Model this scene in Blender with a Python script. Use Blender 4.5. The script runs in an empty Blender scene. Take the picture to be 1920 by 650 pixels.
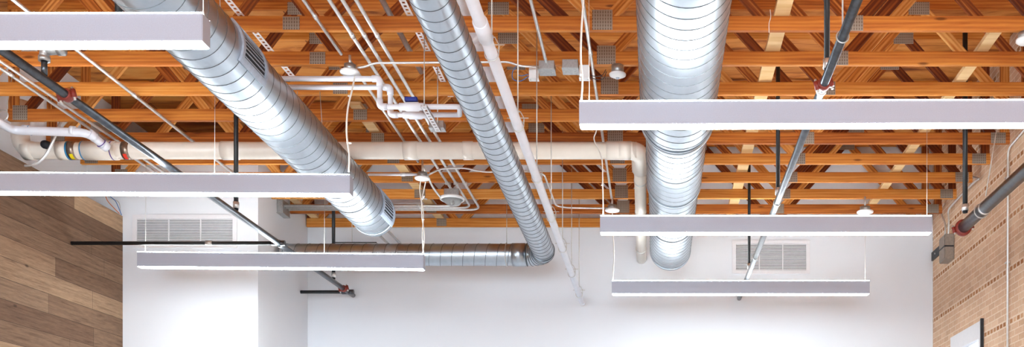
import bpy, bmesh, math, random
from mathutils import Vector, Matrix
random.seed(7)
PI = math.pi
scn = bpy.context.scene
COL = scn.collection
# ------------------------------------------------------------------ camera, world, light, exposure
F, VX, VY, EYE = 1900.0, 1231.0, 950.0, 1.5       # focal length in pixels, axis point, eye height
cd = bpy.data.cameras.new('camera'); cam = bpy.data.objects.new('camera', cd); COL.objects.link(cam)
cd.sensor_width = 36.0; cd.lens = F / 1920 * 36.0
cd.shift_x = -(VX - 960) / 1920.0; cd.shift_y = (VY - 325) / 1920.0
cam.location = (0, 0, EYE); cam.rotation_euler = (PI/2, 0, 0); cd.clip_start = 0.05; cd.clip_end = 200
scn.camera = cam
scn.view_settings.view_transform = 'Standard'; scn.view_settings.look = 'None'
scn.view_settings.exposure = 1.0; scn.view_settings.gamma = 1.0; scn.view_settings.use_curve_mapping = False
world = bpy.data.worlds.new('sky'); scn.world = world; world.use_nodes = True
bg = world.node_tree.nodes['Background']; bg.inputs[0].default_value = (0.80, 0.90, 1.0, 1); bg.inputs[1].default_value = 2.5
E_DOWN, E_UP, E_DAY = 24.0, 16.0, 1150.0
def area(name, loc, rot, sx, sy, power, color):
    l = bpy.data.lights.new(name, 'AREA'); l.shape = 'RECTANGLE'; l.size = sx; l.size_y = sy
    l.energy = power; l.color = color
    o = bpy.data.objects.new(name, l); COL.objects.link(o); o.location = loc; o.rotation_euler = rot
    return o
# daylight entering by the storefront behind the camera, and by a tall side window on the brick side
YR = -16.0           # rear of the room, behind the camera
area('daylight_storefront', (-1.4, YR+0.4, 2.6), (math.radians(92), 0, 0), 8.5, 4.2, E_DAY, (0.68, 0.85, 1.0))
# the rows of linear pendants go on behind and above the frame: their light, up and down
for x, ys in ((-4.01, (2.86, 0.2, -2.5, -5.2)), (1.02, (4.05, 1.4, -1.3, -4.0))):
    for y in ys:
        area('pendant_light_down', (x, y, EYE+2.54), (0, 0, 0), 3.05, 0.10, E_DOWN*PI*0.305, (0.86, 0.96, 1.0))
        area('pendant_light_up', (x, y, EYE+2.71), (PI, 0, 0), 3.05, 0.10, E_UP*PI*0.305, (0.86, 0.96, 1.0))

HC = 3.69            # underside of truss bottom chords above the eye
ZW = 13.42           # back wall depth
def W(px, py, Z):    # photo pixel at a known depth -> point in the room
    return Vector(((px-VX)*Z/F, Z, EYE + (VY-py)*Z/F))
def WH(px, py, H):   # photo pixel at a known height above the eye -> point in the room
    return W(px, py, H*F/(VY-py))
def V(x, y, h): return Vector((x, y, EYE+h))

# ------------------------------------------------------------------ materials
def srgb(r, g, b):
    f = lambda c: (c/255/12.92) if c/255 <= 0.04045 else ((c/255+0.055)/1.055)**2.4
    return (f(r), f(g), f(b), 1)
def newmat(name):
    m = bpy.data.materials.new(name); m.use_nodes = True
    nt = m.node_tree; b = nt.nodes['Principled BSDF']
    return m, nt, b
def ramp(nt, stops):
    r = nt.nodes.new('ShaderNodeValToRGB'); e = r.color_ramp.elements
    while len(e) < len(stops): e.new(0.5)
    for i, (p, c) in enumerate(stops): e[i].position = p; e[i].color = c
    return r
def noise(nt, vec, scale, detail=4, rough=0.55, dist=0):
    n = nt.nodes.new('ShaderNodeTexNoise'); n.inputs['Scale'].default_value = scale
    n.inputs['Detail'].default_value = detail; n.inputs['Roughness'].default_value = rough
    n.inputs['Distortion'].default_value = dist
    if vec is not None: nt.links.new(vec, n.inputs['Vector'])
    return n
def mapping(nt, src, scale=(1,1,1), loc=(0,0,0), rot=(0,0,0)):
    m = nt.nodes.new('ShaderNodeMapping'); m.inputs['Scale'].default_value = scale
    m.inputs['Location'].default_value = loc; m.inputs['Rotation'].default_value = rot
    nt.links.new(src, m.inputs['Vector']); return m
def bump(nt, b, h, strength=0.2, dist=0.01):
    n = nt.nodes.new('ShaderNodeBump'); n.inputs['Strength'].default_value = strength; n.inputs['Distance'].default_value = dist
    nt.links.new(h, n.inputs['Height']); nt.links.new(n.outputs[0], b.inputs['Normal'])
def math_(nt, op, a, b=None, c=None):
    n = nt.nodes.new('ShaderNodeMath'); n.operation = op
    for i, v in enumerate((a, b, c)):
        if v is None: continue
        if isinstance(v, (int, float)): n.inputs[i].default_value = v
        else: nt.links.new(v, n.inputs[i])
    return n.outputs[0]
def mixc(nt, fac, a, b, mode='MIX'):
    n = nt.nodes.new('ShaderNodeMix'); n.data_type = 'RGBA'; n.blend_type = mode
    for i, v in ((0, fac), (6, a), (7, b)):
        if isinstance(v, (int, float)): n.inputs[i].default_value = v
        elif isinstance(v, tuple): n.inputs[i].default_value = v
        else: nt.links.new(v, n.inputs[i])
    return n.outputs[2]
def simple(name, col, rough=0.5, metal=0.0, nscale=25, var=0.06, bstr=0.05, spec=0.5):
    m, nt, b = newmat(name); tc = nt.nodes.new('ShaderNodeTexCoord')
    n = noise(nt, tc.outputs['Object'], nscale)
    lo = tuple(max(0, c*(1-var)) for c in col[:3])+(1,); hi = tuple(min(1, c*(1+var)) for c in col[:3])+(1,)
    r = ramp(nt, [(0.3, lo), (0.7, hi)]); nt.links.new(n.outputs[0], r.inputs[0])
    nt.links.new(r.outputs[0], b.inputs['Base Color'])
    b.inputs['Roughness'].default_value = rough; b.inputs['Metallic'].default_value = metal
    b.inputs['Specular IOR Level'].default_value = spec
    if bstr: bump(nt, b, n.outputs[0], bstr, 0.004)
    return m
def wood(name, stops, knots=True, rough=0.62, tone=0.3):
    m, nt, b = newmat(name); tc = nt.nodes.new('ShaderNodeTexCoord'); oi = nt.nodes.new('ShaderNodeObjectInfo')
    mp = mapping(nt, tc.outputs['Object'], (0.7, 8, 11))
    cx = nt.nodes.new('ShaderNodeCombineXYZ')
    for i in range(3): nt.links.new(math_(nt, 'MULTIPLY', oi.outputs['Random'], 37.0+11*i), cx.inputs[i])
    nt.links.new(cx.outputs[0], mp.inputs['Location'])
    big = noise(nt, mp.outputs[0], 1.3, 6, 0.62, 0.8)
    w = nt.nodes.new('ShaderNodeTexWave'); w.wave_type = 'BANDS'; w.bands_direction = 'Z'
    w.inputs['Scale'].default_value = 0.9; w.inputs['Distortion'].default_value = 5.5; w.inputs['Detail'].default_value = 2; w.inputs['Detail Scale'].default_value = 1.2
    nt.links.new(mp.outputs[0], w.inputs['Vector'])
    f = math_(nt, 'ADD', math_(nt, 'MULTIPLY', big.outputs[0], 0.78), math_(nt, 'MULTIPLY', w.outputs[1], 0.14))
    f = math_(nt, 'ADD', f, math_(nt, 'MULTIPLY', math_(nt, 'SUBTRACT', oi.outputs['Random'], 0.5), tone))
    r = ramp(nt, stops); nt.links.new(f, r.inputs[0]); c = r.outputs[0]
    if knots:
        mk = mapping(nt, tc.outputs['Object'], (1.6, 1, 6)); nt.links.new(cx.outputs[0], mk.inputs['Location'])
        vo = nt.nodes.new('ShaderNodeTexVoronoi'); vo.inputs['Scale'].default_value = 1.15; nt.links.new(mk.outputs[0], vo.inputs['Vector'])
        kr = ramp(nt, [(0.05, (1,1,1,1)), (0.11, (0,0,0,1))]); nt.links.new(vo.outputs['Distance'], kr.inputs[0])
        c = mixc(nt, math_(nt, 'MULTIPLY', kr.outputs[0], 0.75), c, srgb(88, 38, 12))
    nt.links.new(c, b.inputs['Base Color']); b.inputs['Roughness'].default_value = rough
    b.inputs['Specular IOR Level'].default_value = 0.25
    bump(nt, b, w.outputs[1], 0.12, 0.003)
    return m
M = {}
M['chord'] = wood('pine_chord', [(0.14, srgb(140,70,26)), (0.38, srgb(188,108,44)), (0.58, srgb(214,138,60)), (0.82, srgb(234,176,98))], tone=0.34)
M['web'] = wood('pine_web', [(0.2, srgb(92,38,10)), (0.42, srgb(146,72,24)), (0.58, srgb(204,128,58)), (0.8, srgb(232,172,98))], tone=0.5)
M['pale'] = wood('pale_pine', [(0.2, srgb(204,160,104)), (0.6, srgb(236,206,158)), (0.9, srgb(245,222,184))])
# roof sheathing
m, nt, b = newmat('plywood_sheathing'); g = nt.nodes.new('ShaderNodeNewGeometry')
mp = mapping(nt, g.outputs['Position'], (0.55, 2.6, 1)); n1 = noise(nt, mp.outputs[0], 1.5, 6, 0.6, 1.6)
mp2 = mapping(nt, g.outputs['Position'], (1, 1, 1)); bt = nt.nodes.new('ShaderNodeTexBrick')
bt.inputs['Scale'].default_value = 1; bt.inputs['Brick Width'].default_value = 2.44; bt.inputs['Row Height'].default_value = 1.22
bt.inputs['Mortar Size'].default_value = 0.006; bt.inputs['Color1'].default_value = (0.38,0.38,0.38,1); bt.inputs['Color2'].default_value = (0.62,0.62,0.62,1); bt.inputs['Mortar'].default_value = (0,0,0,1)
nt.links.new(mp2.outputs[0], bt.inputs['Vector'])
f = math_(nt, 'ADD', math_(nt, 'MULTIPLY', n1.outputs[0], 0.8), math_(nt, 'MULTIPLY', bt.outputs[0], 0.35))
r = ramp(nt, [(0.42, srgb(120,58,18)), (0.5, srgb(176,98,36)), (0.60, srgb(214,138,62)), (0.8, srgb(230,166,90))]); nt.links.new(f, r.inputs[0])
nt.links.new(r.outputs[0], b.inputs['Base Color']); b.inputs['Roughness'].default_value = 0.7; M['ply'] = m
# gusset plate: galvanised steel pressed with rows of teeth
m, nt, b = newmat('gusset_steel'); tc = nt.nodes.new('ShaderNodeTexCoord')
mp = mapping(nt, tc.outputs['Object'], (1,1,1)); sep = nt.nodes.new('ShaderNodeSeparateXYZ'); nt.links.new(mp.outputs[0], sep.inputs[0])
sx = math_(nt, 'SINE', math_(nt, 'MULTIPLY', sep.outputs[0], 2*PI/0.020)); sz = math_(nt, 'SINE', math_(nt, 'MULTIPLY', sep.outputs[2], 2*PI/0.026))
t = math_(nt, 'GREATER_THAN', math_(nt, 'ADD', sx, math_(nt, 'MULTIPLY', sz, 0.5)), 0.55)
nt.links.new(mixc(nt, t, srgb(158,146,132), srgb(116,98,82)), b.inputs['Base Color'])
b.inputs['Roughness'].default_value = 0.5; b.inputs['Metallic'].default_value = 0.35; bump(nt, b, t, 0.3, 0.003); M['gusset'] = m
# spiral duct steel: galvanised spangle with slightly different strips
def galv(name, rough, tone):
    m, nt, b = newmat(name); tc = nt.nodes.new('ShaderNodeTexCoord')
    vo = nt.nodes.new('ShaderNodeTexVoronoi'); vo.inputs['Scale'].default_value = 38; nt.links.new(tc.outputs['Object'], vo.inputs['Vector'])
    mp = mapping(nt, tc.outputs['Object'], (4, 0.9, 4)); n = noise(nt, mp.outputs[0], 2.2, 4, 0.6)
    bw = nt.nodes.new('ShaderNodeRGBToBW'); nt.links.new(vo.outputs['Color'], bw.inputs[0])
    f = math_(nt, 'ADD', math_(nt, 'MULTIPLY', bw.outputs[0], 0.12), math_(nt, 'MULTIPLY', n.outputs[0], 0.8))
    r = ramp(nt, [(0.2, tuple(c*0.80 for c in tone)+(1,)), (0.75, tuple(tone)+(1,))]); nt.links.new(f, r.inputs[0])
    nt.links.new(r.outputs[0], b.inputs['Base Color']); b.inputs['Metallic'].default_value = 1
    rr = ramp(nt, [(0.2, (rough-0.03,)*3+(1,)), (0.8, (rough+0.05,)*3+(1,))]); nt.links.new(n.outputs[0], rr.inputs[0]); nt.links.new(rr.outputs[0], b.inputs['Roughness'])
    return m
M['duct'] = galv('spiral_duct_steel', 0.31, (0.52, 0.57, 0.62))
M['seam'] = simple('duct_seam_steel', (0.10,0.11,0.12,1), 0.6, 0.0, 40, 0.1, 0)
M['band'] = simple('duct_band_steel', (0.30,0.32,0.34,1), 0.4, 1.0, 40, 0.1, 0)
M['emt'] = simple('conduit_steel', (0.74,0.73,0.71,1), 0.36, 0.75, 30, 0.08, 0.03)
M['box_steel'] = simple('box_steel', (0.44,0.44,0.43,1), 0.42, 0.8, 60, 0.14, 0.06)
M['rod'] = simple('rod_steel', (0.62,0.60,0.56,1), 0.4, 0.6, 80, 0.08, 0)
M['black_pipe'] = simple('black_steel_pipe', (0.11,0.12,0.135,1), 0.28, 0.95, 18, 0.25, 0.05)
M['black_paint'] = simple('black_painted_pipe', (0.012,0.013,0.015,1), 0.45, 0.0, 30, 0.3, 0.08)
M['red'] = simple('red_coupling_paint', srgb(140,50,38), 0.45, 0.0, 60, 0.2, 0.1)
M['pvc'] = simple('cream_pvc', srgb(238,226,212), 0.30, 0.0, 8, 0.035, 0.02)
M['white_pipe'] = simple('white_painted_pipe', srgb(232,232,238), 0.35, 0.0, 10, 0.03, 0.02)
M['white_metal'] = simple('white_painted_metal', srgb(232,230,232), 0.45, 0.0, 20, 0.02, 0.01)
M['housing'] = simple('lamp_housing_paint', srgb(185,189,203), 0.5, 0.0, 160, 0.05, 0.02)
M['white_plastic'] = simple('white_plastic', srgb(238,236,234), 0.4, 0, 20, 0.02, 0)
M['louvre'] = simple('louvre_steel', srgb(176,188,204), 0.4, 0.3, 30, 0.1, 0.03)
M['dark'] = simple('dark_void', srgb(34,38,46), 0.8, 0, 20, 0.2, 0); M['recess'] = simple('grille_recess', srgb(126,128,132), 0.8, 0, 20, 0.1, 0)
M['blue'] = simple('blue_valve_handle', srgb(24,44,140), 0.4, 0, 20, 0.1, 0)
M['tape_blue'] = simple('blue_primer', srgb(30,130,180), 0.5, 0, 20, 0.1, 0)
M['purple'] = simple('purple_primer', srgb(90,60,150), 0.5, 0, 20, 0.1, 0)
M['yellow'] = simple('yellow_sticker', srgb(240,215,20), 0.5, 0, 20, 0.05, 0)
M['redsticker'] = simple('red_sticker', srgb(235,60,40), 0.5, 0, 20, 0.05, 0)
M['steel_band'] = simple('coupling_band_steel', srgb(150,130,115), 0.35, 0.8, 50, 0.2, 0.05)
M['rubber'] = simple('black_rubber', srgb(28,28,34), 0.7, 0, 90, 0.4, 0.4)
M['orange_wire'] = simple('orange_wire', srgb(220,120,60), 0.5); M['blue_wire'] = simple('blue_wire', srgb(60,110,170), 0.5)
M['cord'] = simple('cream_cord', srgb(236,230,220), 0.45, 0, 30, 0.02, 0)
M['void_box'] = simple('grey_box_paint', srgb(150,138,126), 0.5, 0.3, 40, 0.15, 0.1)
def emis(name, col, s):
    m, nt, b = newmat(name); b.inputs['Base Color'].default_value = (0.9,0.9,0.9,1)
    b.inputs['Emission Color'].default_value = col; b.inputs['Emission Strength'].default_value = s
    n = noise(nt, nt.nodes.new('ShaderNodeTexCoord').outputs['Object'], 3.0)
    r = ramp(nt, [(0, (0.86,0.86,0.86,1)), (1, (0.92,0.92,0.92,1))]); nt.links.new(n.outputs[0], r.inputs[0]); nt.links.new(r.outputs[0], b.inputs['Base Color'])
    return m
M['glow_down'] = emis('lit_acrylic_lens', (0.87, 0.965, 1.0, 1), E_DOWN)
M['glow_up'] = emis('uplight_lens_and_bloom', (0.89, 0.97, 1.0, 1), E_UP)
m, nt, b = newmat('clear_glass'); b.inputs['Transmission Weight'].default_value = 1; b.inputs['Roughness'].default_value = 0.03; b.inputs['IOR'].default_value = 1.2
n = noise(nt, nt.nodes.new('ShaderNodeTexCoord').outputs['Object'], 20); bump(nt, b, n.outputs[0], 0.04, 0.01); M['glass'] = m
# painted plaster
def plaster(name, c):
    m, nt, b = newmat(name); g = nt.nodes.new('ShaderNodeNewGeometry')
    n = noise(nt, g.outputs['Position'], 1.2, 5, 0.6); n2 = noise(nt, g.outputs['Position'], 140, 2)
    r = ramp(nt, [(0.3, tuple(x*0.975 for x in c[:3])+(1,)), (0.7, c)]); nt.links.new(n.outputs[0], r.inputs[0])
    nt.links.new(r.outputs[0], b.inputs['Base Color']); b.inputs['Roughness'].default_value = 0.75; bump(nt, b, n2.outputs[0], 0.06, 0.002)
    return m
M['plaster'] = plaster('white_plaster', srgb(232,234,238))
M['floor'] = plaster('floor_concrete', srgb(214,220,226))
# reclaimed plank cladding (u = depth, v = height)
m, nt, b = newmat('reclaimed_planks'); g = nt.nodes.new('ShaderNodeNewGeometry'); sp = nt.nodes.new('ShaderNodeSeparateXYZ'); nt.links.new(g.outputs['Position'], sp.inputs[0])
cb = nt.nodes.new('ShaderNodeCombineXYZ'); nt.links.new(sp.outputs[1], cb.inputs[0]); nt.links.new(sp.outputs[2], cb.inputs[1])
def brick(nt, vec, w, h, mort, off=0.5, freq=2, c1=(0,0,0,1), c2=(1,1,1,1), mc=(0,0,0,1), bias=0, smooth=0.1):
    t = nt.nodes.new('ShaderNodeTexBrick'); t.offset = off; t.offset_frequency = freq
    for k, v in (('Scale',1),('Brick Width',w),('Row Height',h),('Mortar Size',mort),('Bias',bias),('Mortar Smooth',smooth),('Color1',c1),('Color2',c2),('Mortar',mc)): t.inputs[k].default_value = v
    nt.links.new(vec, t.inputs['Vector']); return t
off = mapping(nt, cb.outputs[0], (1,1,1), (0.35, 0.13, 0))
so = nt.nodes.new('ShaderNodeSeparateXYZ'); nt.links.new(off.outputs[0], so.inputs[0])
wnz = nt.nodes.new('ShaderNodeTexWhiteNoise'); wnz.noise_dimensions = '1D'; nt.links.new(math_(nt, 'FLOOR', math_(nt, 'DIVIDE', so.outputs[1], 0.20)), wnz.inputs['W'])
co = nt.nodes.new('ShaderNodeCombineXYZ'); nt.links.new(math_(nt, 'ADD', so.outputs[0], math_(nt, 'MULTIPLY', wnz.outputs['Value'], 5.7)), co.inputs[0]); nt.links.new(so.outputs[1], co.inputs[1])
pb = brick(nt, co.outputs[0], 2.7, 0.20, 0.0, 0.0, 2)
pm = brick(nt, co.outputs[0], 2.7, 0.20, 0.002, 0.0, 2, smooth=0.3)
gr = mapping(nt, cb.outputs[0], (1.1, 16, 1)); gn = noise(nt, gr.outputs[0], 2.2, 7, 0.65, 0.5)
gf = mapping(nt, cb.outputs[0], (7, 60, 1)); gfn = noise(nt, gf.outputs[0], 1.5, 4, 0.7)
pc = ramp(nt, [(0.0, srgb(126,98,78)), (0.16, srgb(158,130,106)), (0.3, srgb(178,148,120)), (0.44, srgb(140,112,90)), (0.58, srgb(186,156,126)), (0.72, srgb(118,92,76)), (0.84, srgb(168,140,114)), (0.95, srgb(222,180,130))])
pc.color_ramp.interpolation = 'CONSTANT'
nt.links.new(pb.outputs[0], pc.inputs[0])
gc = ramp(nt, [(0.30, (0.42,0.38,0.34,1)), (0.46, (0.82,0.80,0.78,1)), (0.66, (1.12,1.10,1.06,1))]); nt.links.new(gn.outputs[0], gc.inputs[0])
c = mixc(nt, 0.8, pc.outputs[0], gc.outputs[0], 'MULTIPLY')
fc = ramp(nt, [(0.35, (0.7,0.66,0.62,1)), (0.6, (1,1,1,1))]); nt.links.new(gfn.outputs[0], fc.inputs[0])
c = mixc(nt, 0.6, c, fc.outputs[0], 'MULTIPLY')
vk = nt.nodes.new('ShaderNodeTexVoronoi'); vk.inputs['Scale'].default_value = 1.4; mk = mapping(nt, cb.outputs[0], (1, 2.2, 1)); nt.links.new(mk.outputs[0], vk.inputs['Vector'])
kr = ramp(nt, [(0.03, (1,1,1,1)), (0.06, (0,0,0,1))]); nt.links.new(vk.outputs['Distance'], kr.inputs[0])
c = mixc(nt, math_(nt, 'MULTIPLY', kr.outputs[0], 0.7), c, srgb(52,36,26))
c = mixc(nt, pm.outputs['Fac'], c, srgb(40,28,20)); nt.links.new(c, b.inputs['Base Color'])
b.inputs['Roughness'].default_value = 0.75; b.inputs['Specular IOR Level'].default_value = 0.25
bump(nt, b, math_(nt, 'SUBTRACT', gn.outputs[0], math_(nt, 'MULTIPLY', pm.outputs['Fac'], 1.0)), 0.35, 0.01); M['planks'] = m
# brick wall with a header course every eighth row
m, nt, b = newmat('tan_brick'); g = nt.nodes.new('ShaderNodeNewGeometry'); sp = nt.nodes.new('ShaderNodeSeparateXYZ'); nt.links.new(g.outputs['Position'], sp.inputs[0])
cb = nt.nodes.new('ShaderNodeCombineXYZ'); nt.links.new(sp.outputs[1], cb.inputs[0]); nt.links.new(sp.outputs[2], cb.inputs[1])
RH = 0.0677
st = brick(nt, cb.outputs[0], 0.205, RH, 0.006, 0.5, 2, mc=(0.5,0.5,0.5,1))
hd = brick(nt, cb.outputs[0], 0.1025, RH, 0.013, 0.5, 2, mc=(0.5,0.5,0.5,1))
sc = ramp(nt, [(0, srgb(216,178,146)), (0.35, srgb(228,192,160)), (0.7, srgb(222,184,152)), (1, srgb(234,202,170))]); nt.links.new(st.outputs[0], sc.inputs[0])
hc = ramp(nt, [(0, srgb(168,112,70)), (0.5, srgb(184,130,86)), (0.85, srgb(200,150,108)), (1, srgb(226,186,148))]); nt.links.new(hd.outputs[0], hc.inputs[0])
mask = math_(nt, 'LESS_THAN', math_(nt, 'FRACT', math_(nt, 'DIVIDE', math_(nt, 'ADD', sp.outputs[2], RH*6.0), RH*8)), 0.125)
mort = mixc(nt, mask, st.outputs['Fac'], hd.outputs['Fac'])
c = mixc(nt, mask, sc.outputs[0], hc.outputs[0]); c = mixc(nt, mort, c, srgb(240,218,194))
n = noise(nt, cb.outputs[0], 1.3, 6, 0.65); sr = ramp(nt, [(0.32, (0.84,0.80,0.78,1)), (0.6, (1.03,1.03,1.03,1))]); nt.links.new(n.outputs[0], sr.inputs[0])
c = mixc(nt, 0.9, c, sr.outputs[0], 'MULTIPLY')
n2 = noise(nt, cb.outputs[0], 45, 3, 0.7); s2 = ramp(nt, [(0.35, (0.86,0.84,0.82,1)), (0.6, (1,1,1,1))]); nt.links.new(n2.outputs[0], s2.inputs[0])
c = mixc(nt, 0.7, c, s2.outputs[0], 'MULTIPLY')
nt.links.new(c, b.inputs['Base Color']); b.inputs['Roughness'].default_value = 0.85; b.inputs['Specular IOR Level'].default_value = 0.2
bump(nt, b, math_(nt, 'SUBTRACT', math_(nt, 'MULTIPLY', n2.outputs[0], 0.3), mort), 0.5, 0.006); M['brick'] = m

# ------------------------------------------------------------------ mesh helpers
def obj(name, bm, mat, parent=None, loc=(0,0,0), smooth=False):
    me = bpy.data.meshes.new(name); bm.normal_update(); bm.to_mesh(me); bm.free()
    me.materials.append(mat)
    if smooth: me.shade_smooth() if hasattr(me, 'shade_smooth') else [setattr(p, 'use_smooth', True) for p in me.polygons]
    o = bpy.data.objects.new(name, me); COL.objects.link(o); o.location = loc
    if parent is not None: o.parent = parent
    return o
def thing(name, label, cat, loc=(0,0,0), group=None):
    o = bpy.data.objects.new(name, None); COL.objects.link(o); o.location = loc; o.empty_display_size = 0.1
    return tag(o, label, cat, group)
def tag(o, label, cat, group=None):
    o['label'] = label; o['category'] = cat
    if group: o['group'] = group
    return o
def struct(o): o['kind'] = 'structure'; return o
def bx(bm, a, b2, bev=0.0):
    a = Vector(a); b2 = Vector(b2); c = (a+b2)/2; s = b2-a
    r = bmesh.ops.create_cube(bm, size=1, matrix=Matrix.Translation(c) @ Matrix.Diagonal((abs(s.x), abs(s.y), abs(s.z), 1)))
    if bev > 0:
        es = list({e for v in r['verts'] for e in v.link_edges})
        bmesh.ops.bevel(bm, geom=es, offset=bev, segments=2, affect='EDGES', profile=0.5)
def box(a, b2, bev=0.0):
    bm = bmesh.new(); bx(bm, a, b2, bev); return bm
def fillet(pts, r, n=6):
    pts = [Vector(p) for p in pts]; out = [pts[0]]
    for i in range(1, len(pts)-1):
        p0, p, p1 = pts[i-1], pts[i], pts[i+1]
        d0 = (p0-p); d1 = (p1-p); l = min(r, d0.length*0.49, d1.length*0.49)
        a = p+d0.normalized()*l; c = p+d1.normalized()*l
        for k in range(n+1):
            t = k/n; out.append(a*(1-t)**2+p*2*t*(1-t)+c*t*t)
    out.append(pts[-1]); return out
def smoothpath(pts, n=6):
    pts = [Vector(p) for p in pts]; P = [pts[0]*2-pts[1]]+pts+[pts[-1]*2-pts[-2]]; out = []
    for i in range(1, len(P)-2):
        for k in range(n):
            t = k/n; a, b2, c, d = P[i-1], P[i], P[i+1], P[i+2]
            out.append(0.5*((2*b2)+(c-a)*t+(2*a-5*b2+4*c-d)*t*t+(3*b2-a-3*c+d)*t**3))
    out.append(pts[-1]); return out
def sweep(bm, pts, r, seg=12, cap=True):
    pts = [Vector(p) for p in pts]; rs = r if isinstance(r, (list, tuple)) else [r]*len(pts)
    T = []
    for i in range(len(pts)):
        d = pts[min(i+1, len(pts)-1)]-pts[max(i-1, 0)]
        T.append(d.normalized() if d.length > 1e-9 else (T[-1] if T else Vector((0,0,1))))
    up = Vector((0,0,1)) if abs(T[0].z) < 0.9 else Vector((1,0,0))
    nrm = (up-T[0]*up.dot(T[0])).normalized(); rings = []
    for i, p in enumerate(pts):
        nrm = (nrm-T[i]*nrm.dot(T[i])).normalized(); bi = T[i].cross(nrm)
        rings.append([bm.verts.new(p+(nrm*math.cos(2*PI*k/seg)+bi*math.sin(2*PI*k/seg))*rs[i]) for k in range(seg)])
    for a, b2 in zip(rings, rings[1:]):
        for k in range(seg):
            f = bm.faces.new((a[k], a[(k+1)%seg], b2[(k+1)%seg], b2[k])); f.smooth = True
    if cap:
        bm.faces.new(rings[0][::-1]); bm.faces.new(rings[-1])
def tube(pts, r, seg=12, cap=True):
    bm = bmesh.new(); sweep(bm, pts, r, seg, cap); return bm
def lathe(bm, c, axis, prof, seg=28):   # prof: (distance along axis, radius)
    axis = Vector(axis).normalized(); c = Vector(c)
    up = Vector((0,0,1)) if abs(axis.z) < 0.9 else Vector((1,0,0))
    u = (up-axis*up.dot(axis)).normalized(); v = axis.cross(u); rings = []
    for d, r in prof:
        if r < 1e-6: rings.append([bm.verts.new(c+axis*d)])
        else: rings.append([bm.verts.new(c+axis*d+(u*math.cos(2*PI*k/seg)+v*math.sin(2*PI*k/seg))*r) for k in range(seg)])
    for a, b2 in zip(rings, rings[1:]):
        for k in range(seg):
            k2 = (k+1) % seg
            if len(a) == 1 and len(b2) == 1: continue
            if len(a) == 1: f = bm.faces.new((a[0], b2[k2], b2[k]))
            elif len(b2) == 1: f = bm.faces.new((a[k], a[k2], b2[0]))
            else: f = bm.faces.new((a[k], a[k2], b2[k2], b2[k]))
            f.smooth = True
def lathed(c, axis, prof, seg=28):
    bm = bmesh.new(); lathe(bm, c, axis, prof, seg); bmesh.ops.recalc_face_normals(bm, faces=bm.faces); return bm
def ring(c, axis, R, r, seg=28, s2=8):
    prof = [(math.sin(2*PI*k/s2)*r, R+math.cos(2*PI*k/s2)*r) for k in range(s2+1)]
    return lathed(c, axis, prof, seg)

# ------------------------------------------------------------------ the room
XL, XLU, XR, XS, ZS = -6.19, -6.60, 3.66, -4.62, 11.75
ROOF = 4.86
struct(obj('floor', box((-7,YR,-0.1), (4.2, ZW+0.3, 0)), M['floor']))
struct(obj('wall_back', box((-6.9, ZW, 0), (4.2, ZW+0.25, EYE+ROOF)), M['plaster']))
struct(obj('wall_shaft', box((-6.9, ZS, 0), (XS, ZW, EYE+4.06)), M['plaster']))
struct(obj('wall_left_upper', box((-6.9, YR, EYE+3.30), (XLU, ZW, EYE+ROOF)), M['plaster']))
struct(obj('wall_left', box((-6.9, YR, 0), (XL, ZS, EYE+3.37)), M['planks']))
struct(obj('ceiling', box((-6.9, YR, EYE+ROOF), (4.2, ZW+0.25, EYE+ROOF+0.1)), M['ply']))
# brick wall with one window opening
w0, w1, wt, wb = 11.36, 12.52, EYE+2.09, EYE+0.35
bm = bmesh.new()
bx(bm, (XR, YR, 0), (XR+0.4, w0, EYE+ROOF)); bx(bm, (XR, w1, 0), (XR+0.4, ZW, EYE+ROOF))
bx(bm, (XR, w0, wt), (XR+0.4, w1, EYE+ROOF)); bx(bm, (XR, w0, 0), (XR+0.4, w1, wb))
struct(obj('wall_right', bm, M['brick']))
bm = bmesh.new()
for a, b2 in (((-0.03,w0+0.06,wt-0.19),(0.30,w1-0.47,wt)), ((-0.03,w0+0.06,wb),(0.30,w1-0.47,wb+0.10)), ((-0.03,w0,wb),(0.30,w0+0.06,wt)), ((-0.03,w1-0.47,wb),(0.30,w1,wt))):
    bx(bm, (XR+a[0], a[1], a[2]), (XR+b2[0], b2[1], b2[2]))
wn = struct(obj('window_1', bm, M['white_metal']))
obj('trim_edge', box((XR-0.034, w0-0.03, wb), (XR-0.001, w0-0.001, wt+0.02)), M['black_paint'], wn)
obj('pane', box((XR+0.02, w0+0.06, wb+0.1), (XR+0.026, w1-0.47, wt-0.19)), M['glass'], wn)
# rear storefront wall: piers and head round one big opening
bm = bmesh.new()
bx(bm, (-6.9,YR-0.2,0), (-5.9,YR,EYE+ROOF)); bx(bm, (3.1,YR-0.2,0), (4.2,YR,EYE+ROOF)); bx(bm, (-5.9,YR-0.2,4.8), (3.1,YR,EYE+ROOF))
struct(obj('wall_rear', bm, M['plaster']))
bm = bmesh.new()
for x in (-5.85,-3.6,-1.4,0.8,3.05): bx(bm, (x-0.03,YR-0.16,0), (x+0.03,YR-0.06,4.8))
for z in (0.05, 2.6, 4.77): bx(bm, (-5.9,YR-0.15,z-0.03), (3.1,YR-0.07,z+0.03))
struct(obj('window_2', bm, M['black_paint']))

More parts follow.
